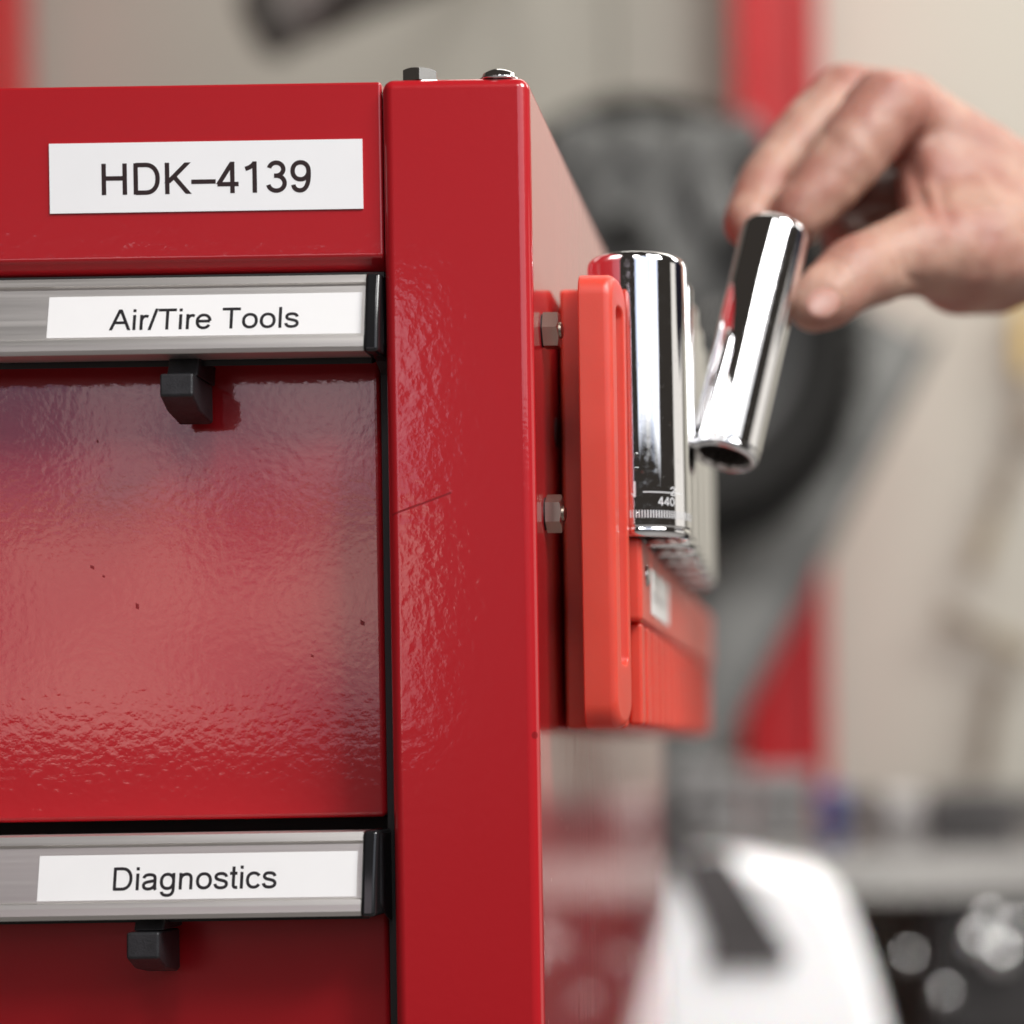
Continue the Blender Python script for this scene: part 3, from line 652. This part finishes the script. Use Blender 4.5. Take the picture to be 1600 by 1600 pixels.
# ------------------------------------------------ sockets
def socket_parts(t, L, r, M, etched=True):
    n = 96
    bm = bmesh.new()
    def star(k, rr): return rr*(1-0.10*abs(math.sin(6*2*math.pi*k/n/1.0)))
    prof = [(r*0.84, 0.0), (r*0.90, 0.0), (r*0.965, 0.0007), (r*0.985, 0.0016), (r*0.985, 0.0022), (r*0.972, 0.0024), (r*0.972, 0.0028), (r, 0.0031), (r, 0.0033), (r, 0.0036), (r, L*0.5), (r, L-0.0032), (r, L-0.0029), (r, L-0.0026), (r*0.985, L-0.0014), (r*0.94, L-0.0004), (r*0.88, L), (r*0.82, L)]
    lathe_bm(bm, prof, n, M)
    sh = link('barrel', from_bm(bm), M_chrome, t)
    bm = bmesh.new()
    lathe_bm(bm, [(r*0.84, 0.0), (lambda k: star(k, r*0.80), 0.0012), (lambda k: star(k, r*0.80), L*0.45), (r*0.3, L*0.5), (r*0.3, L*0.7), (lambda k: star(k, r*0.62), L-0.012), (lambda k: star(k, r*0.76), L-0.0008), (r*0.82, L)], n, M)
    link('bore', from_bm(bm), M_bore, t, smooth=False)
def wrap(me, M, r, a0, s, z0):
    for v in me.vertices:
        a = a0+v.co.x*s/r
        v.co = M @ Vector((r*math.cos(a), r*math.sin(a), z0+v.co.y*s))
def etch(t, M, r):
    bm = bmesh.new(); re = r+0.00003
    def quad(a0, a1, z0, z1):
        A = [M @ Vector((re*math.cos(a), re*math.sin(a), z)) for a, z in ((a0, z0), (a1, z0), (a1, z1), (a0, z1))]; bm.faces.new([bm.verts.new(p) for p in A])
    N_ = 110
    for k in range(N_): quad(2*math.pi*k/N_, 2*math.pi*(k+0.42)/N_, 0.0052, 0.0074)
    for k in range(8): quad(math.radians(-83+k*6.5), math.radians(-83+(k+1)*6.5), 0.01245, 0.01275)
    link('etched_scale', from_bm(bm), M_etch, t, smooth=False)
    for key, ang, s, z in (('n', -107, 0.0062, 0.0112), ('two', -50, 0.0035, 0.0118), ('num', -66, 0.0034, 0.0088)):
        me = glyphs(key); 
        wrap(me, M, re, math.radians(ang), s, z); link('etched_mark', me, M_etch, t, smooth=False)
sx_ = -0.0548
zs0 = zl+0.0001
ords = ['nearest', 'second', 'third', 'fourth', 'fifth', 'sixth', 'seventh', 'eighth', 'ninth', 'tenth']
spec = [(0.046, .01455, .0835), (0.077, .0140, .0835), (0.107, .0136, .0835), (0.136, .0133, .082), (0.165, .0129, .0805), (0.193, .0122, .079), (0.220, .0116, .077), (0.277, .0104, .074), (0.302, .0098, .070), (0.327, .0090, .066)]
Ltop = P(1000, 390, D0+0.0318).z-zs0
for i, (y, r, L) in enumerate(spec):
    L = Ltop*L/0.0835
    lab = ('tall chrome socket nearest the front of the red tray, with etched marks' if i == 0 else
           f'chrome socket standing {ords[i]} from the front end of the red tray')
    if i >= 7: continue
    t = thing('socket', lab, 'socket', (sx_, y, zs0), 'deep chrome sockets standing on the red tray')
    M = Matrix.Identity(4)
    bmx = Matrix.Identity(4)
    before = set(C.objects)
    socket_parts(t, L, r, Matrix.Identity(4))
    if i == 0: etch(t, Matrix.Identity(4), r)
    for o in set(C.objects)-before: o.matrix_parent_inverse = Matrix.Identity(4)
    if i == 0: t.rotation_euler = (0, math.radians(-0.2), math.radians(0))

# the socket in the hand
top = P(1213, 359, .664); bot = P(1130, 716, .642)
ax = (top-bot); L = ax.length
t = thing('socket', 'slimmer chrome socket held tilted between finger and thumb', 'socket', bot, 'deep chrome sockets')
before = set(C.objects)
socket_parts(t, L, 0.0110, Matrix.Identity(4))
for o in set(C.objects)-before: o.matrix_parent_inverse = Matrix.Identity(4)
t.rotation_euler = ax.to_track_quat('Z', 'Y').to_euler()

# ------------------------------------------------ the hand
def skin():
    m = mat('skin', (0.66, 0.36, 0.275), 0.52, Subsurface_Weight=0.45, Subsurface_Scale=0.006, Specular_IOR_Level=0.45)
    N, L, b = nt(m); b.inputs['Subsurface Radius'].default_value = (1.0, 0.35, 0.2)
    tc = N.new('ShaderNodeTexCoord')
    n1 = N.new('ShaderNodeTexNoise'); n1.inputs['Scale'].default_value = 38; n1.inputs['Detail'].default_value = 4; L.new(tc.outputs['Object'], n1.inputs['Vector'])
    cr = N.new('ShaderNodeValToRGB'); cr.color_ramp.elements[0].position = 0.40; cr.color_ramp.elements[1].position = 0.60
    cr.color_ramp.elements[0].color = (0.36, 0.160, 0.120, 1); cr.color_ramp.elements[1].color = (0.45, 0.262, 0.195, 1)
    L.new(n1.outputs[0], cr.inputs[0]); L.new(cr.outputs[0], b.inputs['Base Color'])
    n2 = N.new('ShaderNodeTexVoronoi'); n2.inputs['Scale'].default_value = 900; L.new(tc.outputs['Object'], n2.inputs['Vector'])
    n3 = N.new('ShaderNodeTexNoise'); n3.inputs['Scale'].default_value = 120; L.new(tc.outputs['Object'], n3.inputs['Vector'])
    ad = N.new('ShaderNodeMath'); ad.operation = 'MULTIPLY_ADD'; ad.inputs[1].default_value = 4; L.new(n3.outputs[0], ad.inputs[0]); L.new(n2.outputs[0], ad.inputs[2])
    bp = N.new('ShaderNodeBump'); bp.inputs['Strength'].default_value = 0.35; bp.inputs['Distance'].default_value = 0.0004
    L.new(ad.outputs[0], bp.inputs['Height']); L.new(bp.outputs[0], b.inputs['Normal'])
    return m
M_skin = skin()
def hull(bm, balls):
    b2 = bmesh.new()
    for c, r in balls: bmesh.ops.create_icosphere(b2, subdivisions=3, radius=r, matrix=Matrix.Translation(c))
    res = bmesh.ops.convex_hull(b2, input=b2.verts[:])
    bad = [g for g in res['geom_interior']+res['geom_unused'] if isinstance(g, bmesh.types.BMVert)]
    bmesh.ops.delete(b2, geom=bad, context='VERTS')
    me = bpy.data.meshes.new('h'); b2.to_mesh(me); b2.free(); bm.from_mesh(me); bpy.data.meshes.remove(me)
def Q(px, py, D, r): return (P(px, py, D), r/1000)
hb = bmesh.new()
def chain(pts):
    for a, b in zip(pts, pts[1:]): hull(hb, [a, b])
# fingers (knuckle, middle joint, end joint, tip) and thumb
chain([Q(1415, 175, .722, 14), Q(1385, 172, .706, 13.8), Q(1328, 240, .696, 12.2), Q(1288, 290, .692, 10.8), Q(1246, 340, .688, 9.6)])
chain([Q(1395, 168, .745, 13), Q(1320, 148, .736, 11.2), Q(1254, 216, .720, 10.6), Q(1200, 285, .706, 9.8), Q(1168, 350, .692, 8.8)])
chain([Q(1425, 190, .772, 12.5), Q(1350, 190, .778, 10), Q(1290, 260, .770, 9.6), Q(1255, 320, .752, 8.8), Q(1252, 350, .735, 8)])
chain([Q(1460, 250, .795, 11.5), Q(1395, 262, .802, 9), Q(1350, 320, .795, 8.4), Q(1330, 360, .778, 7.8), Q(1335, 385, .762, 7.2)])
chain([Q(1530, 395, .715, 19), Q(1440, 396, .700, 15.5), Q(1392, 405, .690, 12.8), Q(1332, 432, .678, 12.4), Q(1276, 474, .668, 9.6)])
chain([Q(1335, 432, .678, 12.0), Q(1292, 462, .669, 10.8)])
# back of the hand, palm, web of the thumb, heel
hull(hb, [Q(1412, 172, .722, 13.5), Q(1460, 215, .730, 15), Q(1600, 338, .752, 22)])
hull(hb, [Q(1400, 170, .745, 13), Q(1425, 195, .772, 12.5), Q(1600, 343, .775, 21), Q(1600, 338, .752, 22)])
hull(hb, [Q(1425, 195, .772, 12.5), Q(1460, 252, .795, 11.5), Q(1600, 350, .790, 18), Q(1600, 343, .775, 21)])
hull(hb, [Q(1442, 400, .700, 13.5), Q(1530, 385, .718, 20), Q(1600, 355, .745, 24), Q(1500, 300, .730, 15), Q(1455, 345, .712, 11)])
hull(hb, [Q(1455, 225, .728, 13), Q(1450, 345, .712, 10), Q(1520, 360, .725, 18), Q(1600, 330, .750, 23)])
hull(hb, [Q(1500, 420, .722, 16), Q(1560, 415, .745, 17), Q(1560, 400, .775, 17), Q(1620, 360, .77, 22)])
hull(hb, [Q(1450, 330, .790, 18), Q(1400, 320, .800, 14), Q(1335, 335, .790, 13), Q(1340, 395, .775, 12), Q(1430, 400, .770, 14)])
# wrist and forearm
chain([Q(1600, 346, .758, 23.5), Q(1660, 328, .780, 24), Q(1760, 275, .80, 28), Q(2000, 190, .82, 36), Q(2230, 130, .83, 41)])
hull(hb, [Q(1600, 343, .775, 22), Q(1650, 300, .800, 22), Q(1760, 265, .815, 27)])
hm = from_bm(hb, 'hand')
tmp = bpy.data.objects.new('tmp', hm); C.objects.link(tmp)
rm = tmp.modifiers.new('r', 'REMESH'); rm.mode = 'VOXEL'; rm.voxel_size = 0.0015
sm = tmp.modifiers.new('s', 'SMOOTH'); sm.factor = 0.5; sm.iterations = 9
dg = bpy.context.evaluated_depsgraph_get(); dg.update()
body = bpy.data.meshes.new_from_object(tmp.evaluated_get(dg), depsgraph=dg); bpy.data.objects.remove(tmp)
from mathutils import noise
NRM = [v.normal.copy() for v in body.vertices]
for v, n_ in zip(body.vertices, NRM):
    p_ = v.co*55; v.co += n_*(0.0008*noise.noise(p_)+0.0005*noise.noise(p_*2.7))
# creases pressed in at the joints
def crease(c, n_, w_, depth, rad):
    c = Vector(c); n_ = Vector(n_).normalized()
    for v, vn in zip(body.vertices, NRM):
        d = v.co-c
        if d.length < rad:
            k = d.dot(n_); f = math.exp(-(k/w_)**2)*(1-d.length/rad)
            v.co -= vn*depth*f
crease(P(1432, 205, .708), P(1455, 205, .72)-P(1420, 195, .71), 0.0022, 0.0035, 0.020)
crease(P(1318, 238, .690), P(1260, 300, .69)-P(1318, 238, .69), 0.0012, 0.0004, 0.014)
crease(P(1395, 405, .68), P(1330, 432, .68)-P(1395, 405, .69), 0.0014, 0.0010, 0.015)
crease(P(1318, 437, .668), P(1330, 432, .68)-P(1395, 405, .69), 0.0010, 0.0008, 0.012)
crease(P(1440, 300, .70), Vector((1, 0, 0.25)), 0.0022, 0.0022, 0.022)
crease(P(1475, 330, .70), Vector((1, 0, 0.1)), 0.0020, 0.0014, 0.020)
crease(P(1430, 445, .69), Vector((0.3, 0, 1)), 0.0020, 0.0012, 0.022)
person = thing('person', 'bare hand and forearm reaching in from the right, pinching a chrome socket', 'person', P(1700, 320, .79))
link('arm', body, M_skin, person)
M_nail = mat('nail', (0.37, 0.19, 0.15), 0.5, Subsurface_Weight=0.3, Subsurface_Scale=0.003)
nc = P(1286, 474, .6540)
bm = bmesh.new(); bmesh.ops.create_uvsphere(bm, u_segments=24, v_segments=16, radius=1)
tdir = (P(1272, 476, .664)-P(1330, 432, .676)).normalized(); ndir = Vector((0.25, -1, 0.15)).normalized(); sd = tdir.cross(ndir).normalized(); ndir = sd.cross(tdir)
Mn = Matrix(((tdir.x*.0074, sd.x*.0048, ndir.x*0.0016, nc.x), (tdir.y*.0074, sd.y*.0048, ndir.y*0.0016, nc.y), (tdir.z*.0074, sd.z*.0048, ndir.z*0.0016, nc.z), (0, 0, 0, 1)))
bmesh.ops.transform(bm, matrix=Mn, verts=bm.verts[:]); link('thumbnail', from_bm(bm), M_nail, person)
# navy sleeve, cuff pushed up to the elbow
M_navy = vary(mat('navy_cotton', (0.020, 0.024, 0.060), 0.85), 30, 0.2, bump=0.3, bdist=0.002)
bm = bmesh.new()
el, sh_ = P(2150, 152, .826), P(2850, -40, .78)
d = (sh_-el); qm = Matrix.Translation(el) @ d.to_track_quat('Z', 'Y').to_matrix().to_4x4()
Ls = d.length
lathe_bm(bm, [((lambda k, a=a, b=b: a+0.004*math.sin(k*0.9+b*60)), b) for a, b in ((0.046, 0.004), (0.058, 0.0), (0.062, 0.02), (0.066, 0.05), (0.072, 0.09), (0.082, Ls*0.6), (0.09, Ls), (0.05, Ls+0.03), (0.01, Ls+0.04))], 40, qm)
link('sleeve', from_bm(bm), M_navy, person)
